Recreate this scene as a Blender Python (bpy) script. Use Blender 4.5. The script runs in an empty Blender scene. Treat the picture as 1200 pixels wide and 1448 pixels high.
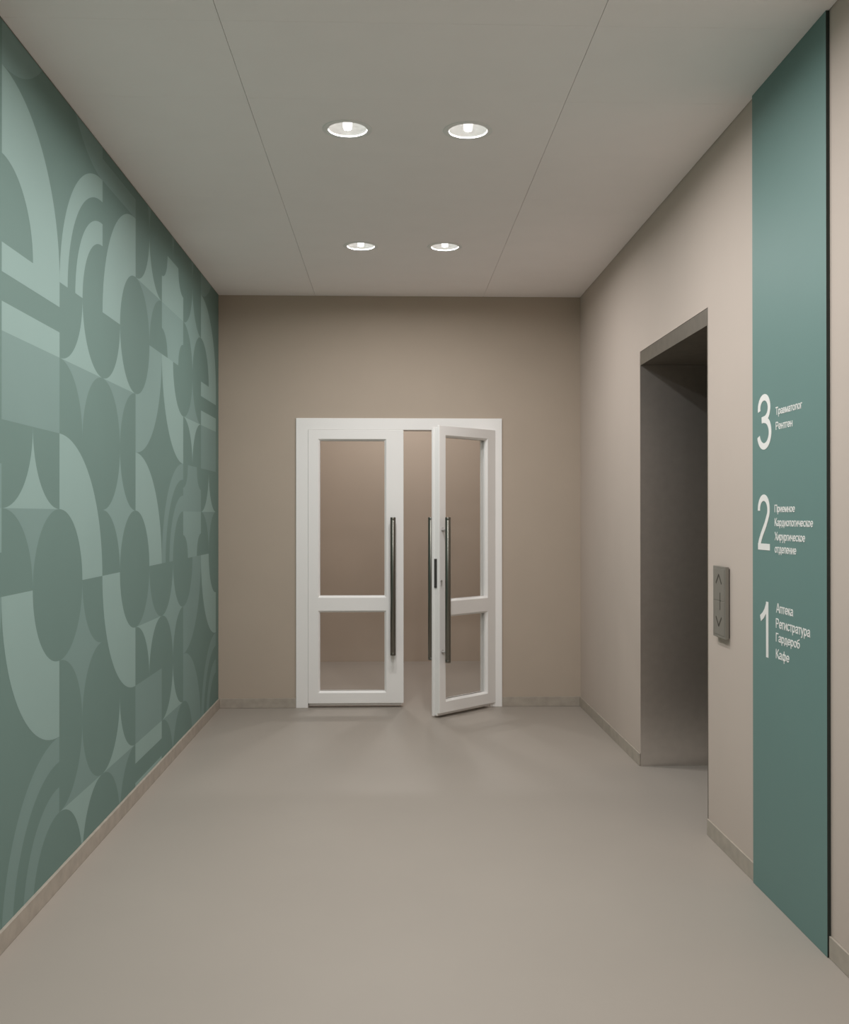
import bpy, bmesh, math
from mathutils import Matrix, Vector

C = bpy.context.scene.collection
PI = math.pi

# ------------------------------------------------------------------ materials
def mat(name, col, rough=0.6, metal=0.0, spec=0.5, noise=0.0, nscale=8.0, detail=4.0, bump=0.0, bscale=200.0, stretch=None):
    m = bpy.data.materials.new(name); m.use_nodes = True
    nt = m.node_tree; b = nt.nodes['Principled BSDF']
    b.inputs['Base Color'].default_value = (*col, 1)
    b.inputs['Roughness'].default_value = rough
    b.inputs['Metallic'].default_value = metal
    b.inputs['Specular IOR Level'].default_value = spec
    tc = nt.nodes.new('ShaderNodeTexCoord')
    if noise:
        n = nt.nodes.new('ShaderNodeTexNoise'); n.inputs['Scale'].default_value = nscale; n.inputs['Detail'].default_value = detail
        src = tc.outputs['Object']
        if stretch:
            mp = nt.nodes.new('ShaderNodeMapping'); mp.inputs['Scale'].default_value = stretch
            nt.links.new(src, mp.inputs['Vector']); src = mp.outputs['Vector']
        nt.links.new(src, n.inputs['Vector'])
        r = nt.nodes.new('ShaderNodeValToRGB')
        r.color_ramp.elements[0].position = 0.3; r.color_ramp.elements[1].position = 0.7
        r.color_ramp.elements[0].color = (*[c * (1 - noise) for c in col], 1)
        r.color_ramp.elements[1].color = (*[c * (1 + noise) for c in col], 1)
        nt.links.new(n.outputs['Fac'], r.inputs['Fac']); nt.links.new(r.outputs['Color'], b.inputs['Base Color'])
    if bump:
        n2 = nt.nodes.new('ShaderNodeTexNoise'); n2.inputs['Scale'].default_value = bscale
        nt.links.new(tc.outputs['Object'], n2.inputs['Vector'])
        bp = nt.nodes.new('ShaderNodeBump'); bp.inputs['Strength'].default_value = bump; bp.inputs['Distance'].default_value = 0.001
        nt.links.new(n2.outputs['Fac'], bp.inputs['Height']); nt.links.new(bp.outputs['Normal'], b.inputs['Normal'])
    return m

def glass_mat():
    m = bpy.data.materials.new('clear_glass'); m.use_nodes = True
    nt = m.node_tree
    for n in list(nt.nodes):
        if n.type != 'OUTPUT_MATERIAL': nt.nodes.remove(n)
    out = [n for n in nt.nodes if n.type == 'OUTPUT_MATERIAL'][0]
    t = nt.nodes.new('ShaderNodeBsdfTransparent'); t.inputs['Color'].default_value = (0.985, 0.985, 0.98, 1)
    g = nt.nodes.new('ShaderNodeBsdfGlossy'); g.inputs['Roughness'].default_value = 0.02
    f = nt.nodes.new('ShaderNodeFresnel'); f.inputs['IOR'].default_value = 1.45
    mx = nt.nodes.new('ShaderNodeMixShader')
    ge = nt.nodes.new('ShaderNodeNewGeometry'); iv = nt.nodes.new('ShaderNodeMath'); iv.operation = 'SUBTRACT'; iv.inputs[0].default_value = 1.0
    mu = nt.nodes.new('ShaderNodeMath'); mu.operation = 'MULTIPLY'
    nt.links.new(ge.outputs['Backfacing'], iv.inputs[1]); nt.links.new(iv.outputs[0], mu.inputs[0]); nt.links.new(f.outputs['Fac'], mu.inputs[1])
    nt.links.new(mu.outputs[0], mx.inputs['Fac']); nt.links.new(t.outputs[0], mx.inputs[1]); nt.links.new(g.outputs[0], mx.inputs[2])
    nt.links.new(mx.outputs[0], out.inputs['Surface'])
    return m

def emit(name, col, s):
    m = bpy.data.materials.new(name); m.use_nodes = True
    b = m.node_tree.nodes['Principled BSDF']
    b.inputs['Base Color'].default_value = (0.8, 0.8, 0.8, 1)
    b.inputs['Emission Color'].default_value = (*col, 1); b.inputs['Emission Strength'].default_value = s
    return m

LAMP = 3.0
SPOT = 15.5
M = {
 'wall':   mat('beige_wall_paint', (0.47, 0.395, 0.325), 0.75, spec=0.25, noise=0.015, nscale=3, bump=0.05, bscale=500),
 'wallr':  mat('lit_beige_wall_paint', (0.525, 0.452, 0.40), 0.75, spec=0.25, noise=0.012, nscale=3, bump=0.05, bscale=500),  # same beige, lightened: this wall's brighter, paler light is put into the colour
 'ceil':   mat('white_ceiling_tile', (0.97, 0.92, 0.92), 0.9, spec=0.2, noise=0.01, nscale=5),
 'floor':  mat('grey_beige_floor', (0.355, 0.318, 0.28), 0.45, spec=0.22, noise=0.02, nscale=1.5),
 'stone':  mat('grey_stone_skirting', (0.395, 0.35, 0.298), 0.6, spec=0.35, noise=0.10, nscale=18, detail=8),
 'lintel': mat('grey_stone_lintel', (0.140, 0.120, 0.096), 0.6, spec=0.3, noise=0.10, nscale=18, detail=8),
 'recess': mat('polished_steel_recess', (0.80, 0.765, 0.73), 0.34, metal=1.0, spec=0.3, noise=0.03, nscale=22, detail=8),  # pale polished metal, not stone; reflections make it dark above, lighter below
 'white':  mat('white_door_plastic', (0.88, 0.868, 0.855), 0.38, spec=0.4, noise=0.004, nscale=2),
 'gasket': mat('dark_gasket', (0.05, 0.048, 0.045), 0.6, noise=0.02),
 'steel':  mat('brushed_steel', (0.22, 0.215, 0.19), 0.3, metal=1.0, noise=0.05, nscale=30, stretch=(1, 1, 0.05)),
 'satin':  mat('satin_light_metal', (0.62, 0.60, 0.585), 0.42, metal=0.6, noise=0.03, nscale=30),
 'plate':  mat('grey_metal_plate', (0.26, 0.245, 0.215), 0.42, metal=0.35, noise=0.04, nscale=30, stretch=(1, 1, 0.1)),
 'mark':   mat('dark_engraving', (0.06, 0.05, 0.04), 0.6, noise=0.02),
 'mdark':  mat('mural_dark_green', (0.148, 0.229, 0.206), 0.7, spec=0.25, noise=0.01, nscale=4),
 'mmid':   mat('mural_mid_green', (0.196, 0.288, 0.268), 0.7, spec=0.25, noise=0.01, nscale=4),
 'mlight': mat('mural_light_green', (0.268, 0.378, 0.353), 0.7, spec=0.25, noise=0.01, nscale=4),
 'mhalf':  mat('mural_soft_light_green', (0.226, 0.327, 0.305), 0.7, spec=0.25, noise=0.01, nscale=4),
 'teal':   mat('teal_panel', (0.135, 0.236, 0.220), 0.5, spec=0.3, noise=0.01, nscale=3),
 'tealedge': mat('dark_panel_edge', (0.02, 0.026, 0.022), 0.6, noise=0.02),
 'letter': mat('white_lettering', (0.80, 0.79, 0.77), 0.5, noise=0.005),
 'trim':   mat('lamp_trim_grey', (0.86, 0.855, 0.85), 0.5, noise=0.01),
 'refl':   mat('lamp_reflector', (0.86, 0.86, 0.85), 0.35, spec=0.5, noise=0.005),
 'glass':  glass_mat(),
 'bulb':   emit('glowing_bulb', (1.0, 0.965, 0.915), LAMP),
}

# ------------------------------------------------------------------ helpers
def link(name, bm, mats, parent=None, smooth=False, bevel=0.0):
    bmesh.ops.recalc_face_normals(bm, faces=bm.faces)
    me = bpy.data.meshes.new(name); bm.to_mesh(me); bm.free()
    for m in (mats if isinstance(mats, (list, tuple)) else [mats]): me.materials.append(M[m])
    if smooth:
        for p in me.polygons: p.use_smooth = True
    o = bpy.data.objects.new(name, me); C.objects.link(o)
    if parent is not None: o.parent = parent
    if bevel:
        b = o.modifiers.new('edge', 'BEVEL'); b.width = bevel; b.segments = 2; b.limit_method = 'ANGLE'
    return o

def empty(name, loc=(0, 0, 0), rz=0.0):
    o = bpy.data.objects.new(name, None); C.objects.link(o)
    o.empty_display_size = 0.1
    o.location = loc; o.rotation_euler = (0, 0, rz); return o

def tag(o, label=None, cat=None, group=None, kind=None):
    if label: o['label'] = label
    if cat: o['category'] = cat
    if group: o['group'] = group
    if kind: o['kind'] = kind
    return o

def box(bm, x0, x1, y0, y1, z0, z1, mi=0):
    v = [bm.verts.new((x, y, z)) for x in (x0, x1) for y in (y0, y1) for z in (z0, z1)]
    fs = []
    for q in ((0, 1, 3, 2), (4, 6, 7, 5), (0, 4, 5, 1), (2, 3, 7, 6), (0, 2, 6, 4), (1, 5, 7, 3)):
        f = bm.faces.new([v[i] for i in q]); f.material_index = mi; fs.append(f)
    return fs

def plate(bm, xs, zs, solid, d0, d1, axis='y'):
    """A board with rectangular holes: cells (i, j) of the xs * zs grid that are solid, thickness d0..d1."""
    cache = {}
    def V(i, j, k):
        key = (i, j, k)
        if key not in cache:
            a, z, d = xs[i], zs[j], (d0, d1)[k]
            cache[key] = bm.verts.new((a, d, z) if axis == 'y' else ((d, a, z) if axis == 'x' else (a, z, d)))
        return cache[key]
    nx, nz = len(xs) - 1, len(zs) - 1
    S = lambda i, j: 0 <= i < nx and 0 <= j < nz and solid(i, j)
    for i in range(nx):
        for j in range(nz):
            if not S(i, j): continue
            for k in (0, 1):
                bm.faces.new([V(i, j, k), V(i + 1, j, k), V(i + 1, j + 1, k), V(i, j + 1, k)])
            for di, dj, a, b in ((-1, 0, (i, j), (i, j + 1)), (1, 0, (i + 1, j), (i + 1, j + 1)),
                                 (0, -1, (i, j), (i + 1, j)), (0, 1, (i, j + 1), (i + 1, j + 1))):
                if not S(i + di, j + dj):
                    bm.faces.new([V(*a, 0), V(*b, 0), V(*b, 1), V(*a, 1)])

def lathe(bm, prof, cx=0, cy=0, n=48, mi=0):
    rings = []
    for r, z in prof:
        rings.append([bm.verts.new((cx + r * math.cos(2 * PI * k / n), cy + r * math.sin(2 * PI * k / n), z)) for k in range(n)] if r > 1e-6
                     else [bm.verts.new((cx, cy, z))])
    for a, b in zip(rings, rings[1:]):
        for k in range(n):
            k2 = (k + 1) % n
            q = [a[k % len(a)], a[k2 % len(a)], b[k2 % len(b)], b[k % len(b)]]
            u = []
            for w in q:
                if w not in u: u.append(w)
            if len(u) > 2: bm.faces.new(u).material_index = mi

def tube(bm, p0, p1, r, n=20, mi=0):
    p0, p1 = Vector(p0), Vector(p1); d = (p1 - p0).normalized()
    a = d.orthogonal().normalized(); b = d.cross(a)
    R = [[bm.verts.new(p + a * r * math.cos(2 * PI * k / n) + b * r * math.sin(2 * PI * k / n)) for k in range(n)] for p in (p0, p1)]
    for k in range(n):
        bm.faces.new([R[0][k], R[0][(k + 1) % n], R[1][(k + 1) % n], R[1][k]]).material_index = mi
    bm.faces.new(R[0][::-1]); bm.faces.new(R[1])

# ------------------------------------------------------------------ room numbers (metres)
XL, XR, YB, YF, HC = -1.2532, 1.3890, 7.4403, -2.4, 3.0
YV = 9.76                       # back wall of the room beyond the doors
WT = 0.12

# floor
bm = bmesh.new(); box(bm, XL - .3, XR + 1.3, YF - .2, YV + .2, -0.1, 0.0)
tag(link('floor', bm, 'floor'), kind='structure')

# walls
bm = bmesh.new(); box(bm, XL - .15, XL - .001, YF, YV, 0, 3.1); tag(link('wall_left', bm, 'wall'), kind='structure')
EY0, EY1, EZ = 4.438, 5.641, 2.312
bm = bmesh.new()
plate(bm, [YF, EY0 - .014, EY1 + .006, YV], [0, EZ, 3.1], lambda i, j: not (i == 1 and j == 0), XR, XR + .35, 'x')
tag(link('wall_right', bm, 'wallr'), kind='structure')
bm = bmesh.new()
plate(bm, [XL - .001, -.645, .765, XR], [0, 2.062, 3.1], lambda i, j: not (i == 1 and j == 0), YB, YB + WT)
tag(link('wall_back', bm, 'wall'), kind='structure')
bm = bmesh.new(); box(bm, XL - .15, XR + .35, YV, YV + .12, 0, 3.1); tag(link('wall_vestibule', bm, 'wall'), kind='structure')
bm = bmesh.new(); box(bm, XL - .15, XR + .35, YF - .12, YF, 0, 3.1); tag(link('wall_front', bm, 'wall'), kind='structure')

# lift recess in the right wall
RD = 0.95
bm = bmesh.new()
box(bm, XR + .0005, XR + RD, EY1, EY1 + .0055, 0, 2.240)   # far side (seen)
tag(link('wall_recess', bm, 'recess'), kind='structure')
bm = bmesh.new(); box(bm, XR + .351, XR + RD, EY0 - .07, EY0 - .014, 0, 2.238); tag(link('wall_recess_near', bm, 'lintel'), kind='structure')
bm = bmesh.new(); box(bm, XR + RD, XR + RD + .06, EY0 - .07, EY1 + .06, 0, 2.3); tag(link('wall_recess_end', bm, 'lintel'), kind='structure')
bm = bmesh.new(); box(bm, XR + .03, XR + RD, EY0 - .013, EY1 - .0005, 2.238, 2.300); tag(link('ceiling_recess', bm, 'lintel'), kind='structure')
# stone surround: lintel face and the thin near edge
bm = bmesh.new()
box(bm, XR + .002, XR + .028, EY0, EY1 - .001, 2.236, EZ - .001)
box(bm, XR + .001, XR + .03, EY0 - .013, EY0, 0.001, EZ - .001)
tag(link('trim_1', bm, 'lintel'), kind='structure')

# baseboards
BH, BT = 0.070, 0.012
def skirting(name, boxes):
    b = bmesh.new()
    for q in boxes: box(b, *q)
    tag(link(name, b, 'stone', bevel=.0015), kind='structure')
skirting('baseboard_left', [(XL, XL + BT, YF, YB, .0005, BH)])
skirting('baseboard_back', [(XL + BT, -.692, YB - BT, YB, .0005, BH), (.811, XR - .008, YB - BT, YB, .0005, BH)])
skirting('baseboard_right', [(XR - .008, XR, EY1 + .001, YB, .0005, BH), (XR - .008, XR, 3.842, EY0 - .0145, .0005, BH), (XR - .008, XR, YF, 3.178, .0005, BH)])

# ceiling: 1.2 x 0.6 m tiles with fine joints, round holes at the lamps, and the slab above
JX = [XL + .0015, -.5525, .6745, XR - .0015]
JY0, JT, GAP = 3.919, .611, .0010
LAMPX = (-.180, .320)
ROWS = [4.2245, 6.0575, 3.0025, 1.1695, -.6635]
HR = .090
bm = bmesh.new()
def holed(bm, x0, x1, y0, y1, cx, cy, r, z0, z1, n=40):
    angs = [2 * PI * k / n for k in range(n)] + [math.atan2(y - cy, x - cx) % (2 * PI) for x in (x0, x1) for y in (y0, y1)]
    angs = sorted(set(round(a, 6) for a in angs))
    rows = []
    for a in angs:
        c, s = math.cos(a), math.sin(a)
        t = min([(x1 - cx) / c if c > 1e-9 else ((x0 - cx) / c if c < -1e-9 else 1e9), (y1 - cy) / s if s > 1e-9 else ((y0 - cy) / s if s < -1e-9 else 1e9)])
        rows.append([bm.verts.new((cx + q * c, cy + q * s, z)) for q, z in ((r, z0), (t, z0), (t, z1), (r, z1))])
    for k in range(len(rows)):
        a, b = rows[k], rows[(k + 1) % len(rows)]
        for e in range(4):
            bm.faces.new([a[e], a[(e + 1) % 4], b[(e + 1) % 4], b[e]])
k = -11
while True:
    y0 = JY0 + k * JT; y1 = y0 + JT; k += 1
    if y0 > YB: break
    y0, y1 = max(y0, YF) + GAP * .4, min(y1, YB - .0005) - GAP * .4
    if y1 - y0 < .05: continue
    for i in range(3):
        x0, x1 = JX[i] + GAP, JX[i + 1] - GAP
        row = [r for r in ROWS if y0 < r < y1]
        if i == 1 and row:
            mid = (LAMPX[0] + LAMPX[1]) / 2
            holed(bm, x0, mid, y0, y1, LAMPX[0], row[0], HR, HC, HC + .018)
            holed(bm, mid, x1, y0, y1, LAMPX[1], row[0], HR, HC, HC + .018)
        else:
            box(bm, x0, x1, y0, y1, HC, HC + .018)
bmesh.ops.remove_doubles(bm, verts=bm.verts, dist=1e-5)
tag(link('ceiling', bm, 'ceil'), kind='structure')
bm = bmesh.new(); box(bm, XL - .15, XR + .35, YF - .12, YB + .001, 3.1, 3.2); tag(link('ceiling_slab', bm, 'ceil'), kind='structure')
bm = bmesh.new(); VL = 8.75
for x0, x1, cx in ((XL, .07, LAMPX[0]), (.07, XR, LAMPX[1])):
    holed(bm, x0, x1, YB + WT, YV, cx, VL, HR, HC, HC + .02)
tag(link('ceiling_vestibule', bm, 'ceil'), kind='structure')
bm = bmesh.new(); box(bm, XL - .15, XR + .35, YB + .0015, YV + .12, 3.1, 3.2); tag(link('ceiling_slab_vestibule', bm, 'ceil'), kind='structure')

# ------------------------------------------------------------------ downlights
def make_downlight(name='recessed_downlight'):
    root = empty(name)
    b = bmesh.new()                                   # flat flange with a rolled lip, hangs under the tile
    lathe(b, [(.0795, .016), (.0795, -.0012), (.0805, -.0025), (.1020, -.0025), (.1035, -.0012), (.1035, -.0002), (.0893, -.0002), (.0893, .016)], n=64)
    link('trim_ring', b, 'trim', root)
    b = bmesh.new()                                   # bowl
    pr = [(.0793, .002), (.0785, .012), (.074, .027), (.064, .041), (.050, .051), (.034, .058), (.0185, .062)]
    lathe(b, pr + [(r + .0015, z + .002) for r, z in pr[::-1]] + [pr[0]], n=64)
    link('reflector', b, 'refl', root, smooth=True)
    b = bmesh.new()
    lathe(b, [(.018, .080), (.018, .0625), (.015, .060), (.015, .050), (0, .050)], n=24)
    link('lamp_socket', b, 'refl', root, smooth=True)
    b = bmesh.new()
    lathe(b, [(0, .0495), (.010, .0488), (.0165, .042), (.019, .026), (.0185, .008), (.0135, 0), (.006, -.0035), (0, -.004)], n=16)
    link('bulb', b, 'bulb', root, smooth=True)
    return root

def copy_thing(o):
    c = o.copy(); C.objects.link(c)
    for ch in o.children:
        d = ch.copy(); C.objects.link(d); d.parent = c
    return c

proto = make_downlight()
names = {
 (0, 0): 'round recessed ceiling downlight, left one of the nearer, larger pair',
 (0, 1): 'round recessed ceiling downlight, right one of the nearer, larger pair',
 (1, 0): 'round recessed ceiling downlight, left one of the farther, smaller pair near the door wall',
 (1, 1): 'round recessed ceiling downlight, right one of the farther, smaller pair near the door wall',
}
first = True
for i, y in enumerate(ROWS):
    for j, x in enumerate(LAMPX):
        o = proto if first else copy_thing(proto); first = False
        o.location = (x, y, HC)
        if (i, j) in names: tag(o, names[(i, j)], 'ceiling light', 'recessed downlights in the corridor ceiling')
        else: tag(o, 'round recessed ceiling downlight behind the viewpoint, outside the picture', 'ceiling light', 'downlights outside the picture')
for x in LAMPX:
    o = copy_thing(proto); o.location = (x, VL, HC)
    tag(o, 'round recessed ceiling downlight in the space beyond the doors, hidden above the door head', 'ceiling light', 'downlights beyond the doors')

def spot(x, y, p):
    ld = bpy.data.lights.new('downlight_beam', 'AREA'); ld.shape = 'DISK'; ld.size = .10; ld.energy = p; ld.color = (1.0, .98, .965)
    lo = bpy.data.objects.new('downlight_beam', ld); C.objects.link(lo); lo.location = (x, y, HC + .003)
for y in ROWS:
    for x in LAMPX: spot(x, y, SPOT)
for x in LAMPX: spot(x, VL, SPOT * .95)

# ------------------------------------------------------------------ mural on the left wall
U0, UT, V0 = 3.319, .5726, 1.4234           # module grid along the wall and up it
PX = XL + .0005
NS = 24
QA = {'UR': (0, 90), 'UL': (90, 180), 'LL': (180, 270), 'LR': (270, 360)}
# every piece is a list of convex quads, so it can be trimmed at the wall's edges
def sector(cu, cv, R, r, q):
    a, b = [math.radians(k) for k in QA[q]]
    P = lambda rad, k: (cu + rad * math.cos(a + (b - a) * k / NS), cv + rad * math.sin(a + (b - a) * k / NS))
    return [[P(r, k), P(R, k), P(R, k + 1), P(r, k + 1)] for k in range(NS)]
def star(cu, cv, up, lo):
    # the four quarter circles stand on the corners of the cell
    pts = []
    for side in (-1, 1):
        for k in range(NS + 1):
            t = math.radians(90 * k / NS)
            pts.append((cu + side * (.5 - .5 * math.sin(t)), .5 - .5 * math.cos(t)))
    out = []
    for sgn, tone in ((1, up), (-1, lo)):
        qs = []
        for s0 in (0, NS + 1):
            for k in range(s0, s0 + NS):
                (u1, h1), (u2, h2) = pts[k], pts[k + 1]
                qs.append([(u1, cv), (u2, cv), (u2, cv + sgn * h2), (u1, cv + sgn * h1)])
        out.append((qs, tone))
    return out
def octo(u, v, up, lo):
    r, m, out = .25, v + .5, []
    for sgn, tone in ((1, up), (-1, lo)):
        qs = [[(u + r, m), (u + 1 - r, m), (u + 1 - r, m + sgn * .5), (u + r, m + sgn * .5)]]
        for side in (0, 1):
            for k in range(12):
                x1, x2 = r * k / 12, r * (k + 1) / 12
                h1, h2 = .5 - math.sqrt(max(0, r * r - x1 * x1)), .5 - math.sqrt(max(0, r * r - x2 * x2))
                e = (lambda x: u + x) if side == 0 else (lambda x: u + 1 - x)
                qs.append([(e(x1), m), (e(x2), m), (e(x2), m + sgn * h2), (e(x1), m + sgn * h1)])
        out.append((qs, tone))
    return out
def rect(u, a, b): return [[(u, a), (u + 1, a), (u + 1, b), (u, b)]]
def conc(cu, cv, q): return [(sector(cu, cv, 1, 5 / 6, q)), (sector(cu, cv, 4 / 6, .5, q))]
T = 1 / 6
def cell_shapes(c, u):
    A, Bm, H = 2, 1, 3      # light, mid, in between
    s = []
    if c == 0:
        s += [(sector(u, 3.5, 1, .5, 'LR'), Bm), (sector(u, 1.5, 1, .5, 'UR'), A), (rect(u, 1.5 - T, 1.5), A), (rect(u, 1, 1 + T), A), (rect(u, .5, 1), Bm)]
        s += star(u + .5, 0, A, Bm) + [(sector(u + 1, -.5, 1, .5, 'LL'), A)] + [(p, Bm) for p in conc(u + 1, -2.5, 'UL')]
    if c == 1:
        s += [(sector(u + 1, 3.5, 1, .5, 'LL'), Bm)] + [(p, A) for p in conc(u + 1, 1.5, 'UL')] + star(u + .5, 1, A, Bm)
        s += [(sector(u, -.5, 1, .5, 'UR'), A)] + star(u + .5, -1, Bm, Bm) + star(u + .5, -2, Bm, A)
    if c == 2:
        s += [(rect(u, 2.5, 2.5 + T), Bm), (sector(u + 1, 1.5, 1, .5, 'UL'), A)] + star(u + .5, 1, A, Bm) + star(u + .5, 0, H, H)
        s += [(sector(u + 1, -.5, 1, .5, 'LL'), A)] + star(u + .5, -2, A, Bm)
    if c == 3:
        s += star(u + .5, 3, Bm, Bm) + star(u + .5, 2, A, Bm) + [(sector(u, 1.5, 1, .5, 'LR'), H), (sector(u, -.5, 1, .5, 'UR'), A)] + star(u + .5, -1, Bm, A)
        s += [(rect(u, -2, -1.5), Bm), (rect(u, -2 - T, -2), A), (rect(u, -2.5, -2.5 + T), A)]
    if c == 4:
        s += star(u + .5, 3, Bm, Bm) + octo(u, 1.5, A, H) + [(sector(u + 1, 1.5, 1, .5, 'LL'), A)] + [(p, Bm) for p in conc(u + 1, -.5, 'UL')]
        s += star(u + .5, -1, H, H) + star(u + .5, -2, A, Bm)
    if c == 5:
        s += star(u + .5, 3, Bm, Bm) + star(u + .5, 2, H, H) + star(u + .5, 1, Bm, A) + octo(u, -.5, Bm, H)
        s += [(sector(u, -.5, 1, .5, 'LR'), Bm), (sector(u, -2.5, 1, .5, 'UR'), Bm)]
    return s
def clip(poly, axis, val, keep_less):
    out = []
    ins = lambda p: (p[axis] <= val) if keep_less else (p[axis] >= val)
    for k in range(len(poly)):
        p, q = poly[k], poly[(k + 1) % len(poly)]
        if ins(p): out.append(p)
        if ins(p) != ins(q):
            t = (val - p[axis]) / (q[axis] - p[axis])
            out.append((p[0] + t * (q[0] - p[0]), p[1] + t * (q[1] - p[1])))
    return out
bm = bmesh.new()
YM1, ZM0, ZM1 = YB - .004, .001, HC - .001
box(bm, XL - .0008, PX, YF + .001, YM1, ZM0, ZM1, 0)
layer = 0
for cu in range(-10, 7):
    for quads, tone in cell_shapes(cu % 6, cu):
        for poly in quads:
            poly = [(U0 + UT * a, V0 + UT * b) for a, b in poly]
            for ax, val, less in ((0, YM1, True), (0, YF + .002, False), (1, ZM1, True), (1, ZM0, False)):
                poly = clip(poly, ax, val, less) if poly else poly
            clean = []
            for p in poly:
                if not clean or math.dist(p, clean[-1]) > 1e-6: clean.append(p)
            if len(clean) > 2 and math.dist(clean[0], clean[-1]) < 1e-6: clean.pop()
            if len(clean) < 3: continue
            f = bm.faces.new([bm.verts.new((PX + .0002, a, b)) for a, b in clean]); f.material_index = tone
mural = link('geometric_mural', bm, ['mdark', 'mmid', 'mlight', 'mhalf'])
tag(mural, 'wall-wide green mural of geometric circles, arcs, stars and stripes on the left wall', 'mural')

# ------------------------------------------------------------------ double door in the back wall
FX0, FX1, FZ = -.691, .810, 2.107
bm = bmesh.new()
plate(bm, [FX0, -.604, .723, FX1], [.0005, 2.022, FZ], lambda i, j: not (i == 1 and j == 0), YB - .015, YB - .0005)
plate(bm, [-.644, -.604, .723, .764], [.0005, 2.022, 2.061], lambda i, j: not (i == 1 and j == 0), YB - .0005, YB + WT)
tag(link('trim_2', bm, 'white', bevel=.002), kind='structure', label='white frame around the double glazed doors in the back wall')

GZ = [(.110, .704), (.803, 1.953)]            # lower and upper pane
def pull(parent, x, yface, out, z0, z1, zs):
    """Round pull bar on two stand-offs; out = -1 on the near side, +1 on the far side."""
    b = bmesh.new(); yc = yface + out * .052
    lathe(b, [(0, z0), (.0175, z0), (.0195, z0 + .002), (.0195, z0 + .018), (.0188, z0 + .019), (.0195, z0 + .020), (.0195, z1 - .020), (.0188, z1 - .019), (.0195, z1 - .018), (.0195, z1 - .002), (.0175, z1), (0, z1)], x, yc, n=28)
    h = link('pull_handle', b, 'steel', parent, smooth=True)
    for z in zs:
        b = bmesh.new(); tube(b, (x, yface, z), (x, yc - out * .012, z), .009); tube(b, (x, yface, z), (x, yface + out * .004, z), .014)
        s = link('standoff', b, 'satin', h)
    return h

def leaf(parent, w, gx0, gx1, step_lo, step_hi, flange_lo=0.0):
    """Door leaf in local x 0..w, front face at y = 0, glass between gx0 and gx1."""
    zs = [GZ[0][0], GZ[0][1], GZ[1][0], GZ[1][1]]
    b = bmesh.new()
    hole = lambda i, j: not (i == 1 and j in (1, 3))
    plate(b, [0, gx0, gx1, w], [.032] + zs + [2.0212], hole, 0, .022)
    plate(b, [step_lo, gx0, gx1, w - step_hi], [.014] + zs + [2.008], hole, .022, .052)
    plate(b, [flange_lo, gx0, gx1, w - step_hi], [.008] + zs + [2.012], hole, .052, .074)
    link('leaf_frame', b, 'white', parent, bevel=.003)
    for z0, z1 in GZ:
        b = bmesh.new(); I, D0, D1 = .011, .004, .016
        for ya, yb in ((D0, D1), (.070, .058)):
            o = [(gx0, z0), (gx1, z0), (gx1, z1), (gx0, z1)]
            n = [(gx0 + I, z0 + I), (gx1 - I, z0 + I), (gx1 - I, z1 - I), (gx0 + I, z1 - I)]
            m_ = (ya + yb) / 2 + (yb - ya) * .5 + (.010 if yb > ya else -.010)
            for k in range(4):
                k2 = (k + 1) % 4
                A = [b.verts.new(q) for q in ((o[k][0], ya, o[k][1]), (o[k2][0], ya, o[k2][1]), (n[k2][0], yb, n[k2][1]), (n[k][0], yb, n[k][1]))]
                b.faces.new(A)
                B2 = [b.verts.new(q) for q in ((n[k2][0], m_, n[k2][1]), (n[k][0], m_, n[k][1]))]
                b.faces.new([A[3], A[2], B2[0], B2[1]])
        bmesh.ops.remove_doubles(b, verts=b.verts, dist=1e-5)
        link('glazing_bead', b, 'white', parent)
        b = bmesh.new(); box(b, gx0 + .002, gx1 - .002, .034, .040, z0 + .002, z1 - .002)
        link('glass_pane', b, 'glass', parent)

# left leaf, shut
d1 = empty('door_1', (-.6035, YB - .0195, 0))
leaf(d1, .6935, .0745, .5655, .004, .013)
pull(d1, .6165, 0, -1, .386, 1.385, (.457, 1.300)); pull(d1, .6165, .074, 1, .386, 1.385, (.457, 1.300))
tag(d1, 'closed left leaf of the white double door, glazed in two panes, dark pull bar', 'door', kind='structure')

# right leaf, standing open into the corridor
ANG = math.radians(44.0); FREE = (.331, 7.008)
d2 = empty('door_2', (FREE[0], FREE[1], 0), ANG)
leaf(d2, .60, .066, .511, .004, .045)
pull(d2, .031, 0, -1, .386, 1.386, (.457, 1.300)); pull(d2, .046, .074, 1, .386, 1.386, (.457, 1.300))
bm = bmesh.new(); box(bm, -.0015, .006, .026, .048, .898, 1.098); link('lock_plate', bm, 'gasket', d2)
bm = bmesh.new()
tube(bm, (.017, .001, .945), (.017, -.006, .945), .009); box(bm, .0125, .0215, -.006, .001, .916, .944)
cyl = link('lock_cylinder', bm, 'satin', d2, bevel=.001)
bm = bmesh.new(); box(bm, .0155, .0185, -.0068, -.0055, .938, .951); link('keyhole', bm, 'gasket', cyl)
for z in (.25, 1.78):
    bm = bmesh.new(); tube(bm, (.603, .012, z), (.603, .012, z + .09), .007)
    link('hinge', bm, 'white', d2)
tag(d2, 'open right leaf of the white double door, swung towards the viewer', 'door', kind='structure')

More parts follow.
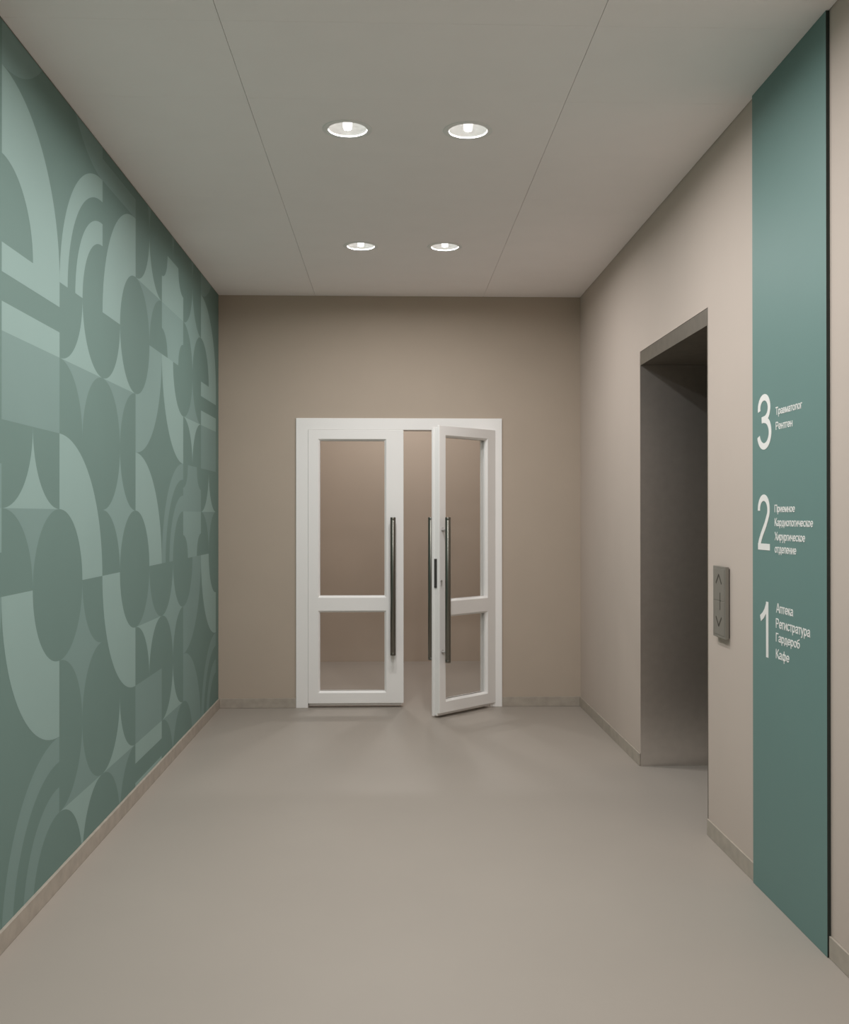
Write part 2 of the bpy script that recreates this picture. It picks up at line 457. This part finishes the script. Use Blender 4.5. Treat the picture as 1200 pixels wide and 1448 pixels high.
# ------------------------------------------------------------------ lift call panel
cp = empty('lift_call_panel', (XR, 4.214, .888))
bm = bmesh.new(); box(bm, -.0045, .003, -.070, .070, .004, .290); link('back_box', bm, 'gasket', cp)
bm = bmesh.new(); box(bm, -.0205, -.0045, -.0785, .0785, 0, .298); link('face_plate', bm, 'plate', cp, bevel=.0015)
def stroke(bm, p, q, w, x0, x1):
    (y0, z0), (y1, z1) = p, q; L = math.hypot(y1 - y0, z1 - z0); ny, nz = -(z1 - z0) / L * w / 2, (y1 - y0) / L * w / 2
    c = [(y0 + ny, z0 + nz), (y1 + ny, z1 + nz), (y1 - ny, z1 - nz), (y0 - ny, z0 - nz)]
    v = [[bm.verts.new((x, a, b)) for a, b in c] for x in (x0, x1)]
    bm.faces.new(v[0]); bm.faces.new(v[1][::-1])
    for k in range(4): bm.faces.new([v[0][k], v[0][(k + 1) % 4], v[1][(k + 1) % 4], v[1][k]])
for z0, z1, apex, legs in ((.156, .286, .263, .226), (.012, .1525, .049, .086)):
    bm = bmesh.new(); box(bm, -.0220, -.0195, -.070, .070, z0, z1)
    bt = link('call_button', bm, 'plate', cp, bevel=.0008)
    bm = bmesh.new()
    stroke(bm, (.036, legs), (0, apex), .0085, -.0226, -.0216); stroke(bm, (-.036, legs), (0, apex), .0085, -.0226, -.0216)
    tag(link('arrow_mark', bm, 'mark', bt), 'dark arrow pointing ' + ('up' if apex > .15 else 'down'))
bm = bmesh.new(); stroke(bm, (-.017, .117), (-.017, .189), .006, -.0226, -.0200); link('dividing_mark', bm, 'mark', cp)
tag(cp, 'narrow grey metal lift call panel with up and down arrows beside the doorway recess', 'lift call panel')

# ------------------------------------------------------------------ teal sign panel
SX, SY0, SY1 = 1.3770, 3.180, 3.840
sg = empty('wall_sign_panel', (XR, (SY0 + SY1) / 2, 0))
def rel(b):       # world coordinates -> the sign's own
    for v in b.verts: v.co -= Vector(sg.location)
    return b
bm = bmesh.new(); fs = box(bm, SX, XR - .0003, SY0, SY1, .001, HC - .0005)
for f in bm.faces:
    if abs(f.calc_center_median().y - SY0) < 1e-4 : f.material_index = 1
link('panel_board', rel(bm), ['teal', 'tealedge'], sg)
def el(cx, cy, rx, ry, a0=0, a1=360, n=20):
    return [(cx + rx * math.cos(math.radians(a0 + (a1 - a0) * k / n)), cy + ry * math.sin(math.radians(a0 + (a1 - a0) * k / n))) for k in range(n + 1)]
XT = .665
GLYPH = {   # advance, strokes along their centre lines; capitals 1 high, small letters .73
 'А': (.92, [[(.07, 0), (.44, 1)], [(.48, 1), (.85, 0)], [(.19, .33), (.73, .33)]]),
 'Г': (.74, [[(.14, 0), (.14, 1)], [(.14, .935), (.72, .935)]]),
 'К': (.84, [[(.14, 0), (.14, 1)], [(.16, .46), (.36, .56), (.74, 1)], [(.33, .56), (.82, 0)]]),
 'П': (1.0, [[(.14, 0), (.14, 1)], [(.86, 0), (.86, 1)], [(.14, .935), (.86, .935)]]),
 'Р': (.88, [[(.14, 0), (.14, 1)], [(.14, .935)] + el(.5, .70, .27, .235, 90, -90) + [(.14, .465)]]),
 'Т': (.86, [[(.43, 0), (.43, 1)], [(.02, .935), (.84, .935)]]),
 'Х': (.90, [[(.06, 0), (.84, 1)], [(.06, 1), (.84, 0)]]),
 'Н': (.95, [[(.14, 0), (.14, 1)]]),
 'а': (.74, [el(.345, .50, .235, XT - .5, 170, 0) + [(.58, .14), (.63, 0)], [(.58, .43), (.40, .395), (.22, .35), (.115, .28), (.105, .17), (.17, .085), (.3, .065), (.45, .11), (.58, .23)]]),
 'б': (.76, [el(.38, .33, .27, .265), [(.11, .33), (.11, .58), (.17, .78), (.30, .88), (.54, .92), (.60, 1.0)]]),
 'в': (.70, [[(.13, 0), (.13, .73)], [(.13, XT)] + el(.38, .53, .14, .135, 90, -90) + [(.13, .395)], [(.13, .395)] + el(.4, .23, .17, .165, 90, -90) + [(.13, .065)]]),
 'г': (.52, [[(.13, 0), (.13, .73)], [(.13, XT), (.50, XT)]]),
 'д': (.80, [[(.02, .06), (.78, .06)], [(.08, .06), (.08, -.2)], [(.72, .06), (.72, -.2)], [(.18, .06), (.26, .35), (.27, XT)], [(.22, XT), (.66, XT)], [(.60, .06), (.60, .73)]]),
 'е': (.76, [el(.38, .365, .28, .30, 0, 322, 26), [(.1, .365), (.70, .365)]]),
 'и': (.76, [[(.13, 0), (.13, .73)], [(.63, 0), (.63, .73)], [(.13, .06), (.63, .67)]]),
 'к': (.62, [[(.13, 0), (.13, .73)], [(.16, .36), (.26, .40), (.53, .73)], [(.27, .42), (.60, 0)]]),
 'л': (.74, [[(.02, .065), (.10, .09), (.16, .25), (.18, .5), (.18, .73)], [(.18, XT), (.61, XT)], [(.61, 0), (.61, .73)]]),
 'м': (.93, [[(.13, 0), (.13, .73)], [(.80, 0), (.80, .73)], [(.15, .70), (.465, .05)], [(.465, .05), (.78, .70)]]),
 'н': (.75, [[(.13, 0), (.13, .73)], [(.62, 0), (.62, .73)], [(.13, .38), (.62, .38)]]),
 'о': (.76, [el(.38, .365, .28, .30)]),
 'п': (.73, [[(.13, 0), (.13, .73)], [(.60, 0), (.60, .73)], [(.13, XT), (.60, XT)]]),
 'р': (.77, [[(.13, -.27), (.13, .73)], el(.40, .365, .26, .30)]),
 'с': (.69, [el(.38, .365, .28, .30, 42, 318)]),
 'т': (.60, [[(.30, 0), (.30, .73)], [(.02, XT), (.58, XT)]]),
 'у': (.66, [[(.04, .73), (.34, .02)], [(.62, .73), (.34, .02), (.27, -.15), (.19, -.21), (.08, -.21)]]),
 'ф': (1.0, [[(.50, -.27), (.50, 1.0)], el(.31, .365, .2, .30), el(.69, .365, .2, .30)]),
 'ч': (.73, [[(.60, 0), (.60, .73)], [(.12, .73), (.12, .50)] + el(.32, .47, .20, .15, 180, 270, 8) + [(.60, .33)]]),
 '3': (.66, [el(.325, .745, .235, .20, 192, -80, 30) + [(.215, .535)], el(.33, .295, .275, .24, 92, -168, 34)]),
 '2': (.66, [el(.325, .725, .255, .22, 184, -28, 30) + [(.42, .46), (.22, .27), (.11, .14), (.075, .06)], [(.02, .055), (.645, .055)]]),
 '1': (.45, [[(.37, 0), (.37, 1)], [(.375, .955), (.28, .83), (.16, .74), (.02, .675)]]),
}
def strip(b, pts, w, x0, x1, fn):
    n = len(pts); closed = n > 3 and math.dist(pts[0], pts[-1]) < 1e-6
    if closed: pts = pts[:-1]; n -= 1
    L, R = [], []
    for k in range(n):
        p0 = pts[k - 1] if (k or closed) else None; p1 = pts[(k + 1) % n] if (k < n - 1 or closed) else None; c = pts[k]
        d = []
        if p0: q = math.dist(p0, c); d.append(((c[0] - p0[0]) / q, (c[1] - p0[1]) / q))
        if p1: q = math.dist(p1, c); d.append(((p1[0] - c[0]) / q, (p1[1] - c[1]) / q))
        nx, ny = -sum(e[1] for e in d), sum(e[0] for e in d); q = math.hypot(nx, ny) or 1; nx, ny = nx / q, ny / q
        m = min(1.6, 1 / max(.3, abs(nx * -d[0][1] + ny * d[0][0])))
        L.append((c[0] + nx * w / 2 * m, c[1] + ny * w / 2 * m)); R.append((c[0] - nx * w / 2 * m, c[1] - ny * w / 2 * m))
    V = [[b.verts.new(fn(x, p)) for p in side] for side in (L, R) for x in (x0, x1)]     # L0 L1 R0 R1
    for k in range(n if closed else n - 1):
        j = (k + 1) % n
        for A, B2 in ((0, 2), (1, 3), (0, 1), (2, 3)):
            b.faces.new([V[A][k], V[A][j], V[B2][j], V[B2][k]])
    if not closed:
        for k in (0, n - 1): b.faces.new([V[0][k], V[1][k], V[3][k], V[2][k]])
def put(name, txt, y0, y1, z0, z1, wd=.125, track=.0):
    strokes, x = [], 0.0
    for ch in txt:
        adv, st = GLYPH[ch]
        strokes += [[(x + a, c) for a, c in s_] for s_ in st]; x += adv + track
    xs = [p[0] for s_ in strokes for p in s_]; lo, hi = min(xs) - wd / 2 * .8, max(xs) + wd / 2 * .8
    top = .73 if txt[0].islower() else 1.0
    sx, sz = (y0 - y1) / (hi - lo), (z1 - z0) / top
    b = bmesh.new()
    for k, s_ in enumerate(strokes):
        strip(b, s_, wd, SX + .0001, SX - .0012 - .00002 * (k % 5), lambda d, p: (d, y0 - (p[0] - lo) * sx, z0 + p[1] * sz))
    link(name, rel(b), 'letter', sg)
for t, y0, y1, z0, z1 in (('3', 3.7841, 3.6486, 1.642, 1.8456), ('2', 3.7894, 3.6536, 1.2712, 1.475), ('1', 3.7653, 3.6795, .8779, 1.0817)):
    put('floor_number', t, y0, y1, z0, z1, .116)
for t, y0, y1, z0, z1 in (
    ('Травматолог', 3.6065, 3.3685, 1.7575, 1.7856), ('Рентген', 3.6027, 3.453, 1.7044, 1.7328), ('Приемное', 3.6154, 3.432, 1.4096, 1.4368),
    ('Кардиологическое', 3.6142, 3.2824, 1.3599, 1.3886), ('Хирургическое', 3.6144, 3.3468, 1.3091, 1.3385), ('отделение', 3.614, 3.4211, 1.2641, 1.2862),
    ('Аптека', 3.6014, 3.4494, 1.0513, 1.0847), ('Регистратура', 3.6043, 3.3079, .9961, 1.0308), ('Гардероб', 3.6045, 3.3929, .9472, .9786), ('Кафе', 3.6047, 3.4823, .887, .9207)):
    put('lettering', t, y0, y1, z0, z1)
tag(sg, 'floor-to-ceiling teal panel on the right wall listing floors 3, 2 and 1 in white', 'sign')

# ------------------------------------------------------------------ world, camera, view
w = bpy.data.worlds.new('world'); bpy.context.scene.world = w; w.use_nodes = True
w.node_tree.nodes['Background'].inputs['Color'].default_value = (0, 0, 0, 1)
w.node_tree.nodes['Background'].inputs['Strength'].default_value = 0.0

cd = bpy.data.cameras.new('camera'); cam = bpy.data.objects.new('camera', cd); C.objects.link(cam)
r = Vector((9.99465959e-01, -3.26740503e-02, -4.51614882e-04)); u = Vector((3.45623497e-04, -3.24947625e-03, 9.99994661e-01)); f = Vector((0.03267534, 0.99946078, 0.00323645))
cam.matrix_world = Matrix(((r.x, u.x, -f.x, 0), (r.y, u.y, -f.y, 0), (r.z, u.z, -f.z, 1.39938), (0, 0, 0, 1)))
cd.sensor_fit = 'VERTICAL'; cd.sensor_height = 36.0; cd.lens = 1440.0 * 36.0 / 1448.0
cd.clip_start = .05
sc = bpy.context.scene
sc.camera = cam
sc.view_settings.view_transform = 'Standard'; sc.view_settings.look = 'None'
sc.view_settings.exposure = 0.0; sc.view_settings.gamma = 1.0; sc.view_settings.use_curve_mapping = False
cy = sc.cycles
cy.max_bounces = 10; cy.diffuse_bounces = 6; cy.glossy_bounces = 4; cy.transparent_max_bounces = 12
cy.caustics_reflective = False; cy.caustics_refractive = False
cy.sample_clamp_indirect = 6.0
cy.use_denoising = True
try: cy.denoiser = 'OPENIMAGEDENOISE'
except Exception: pass
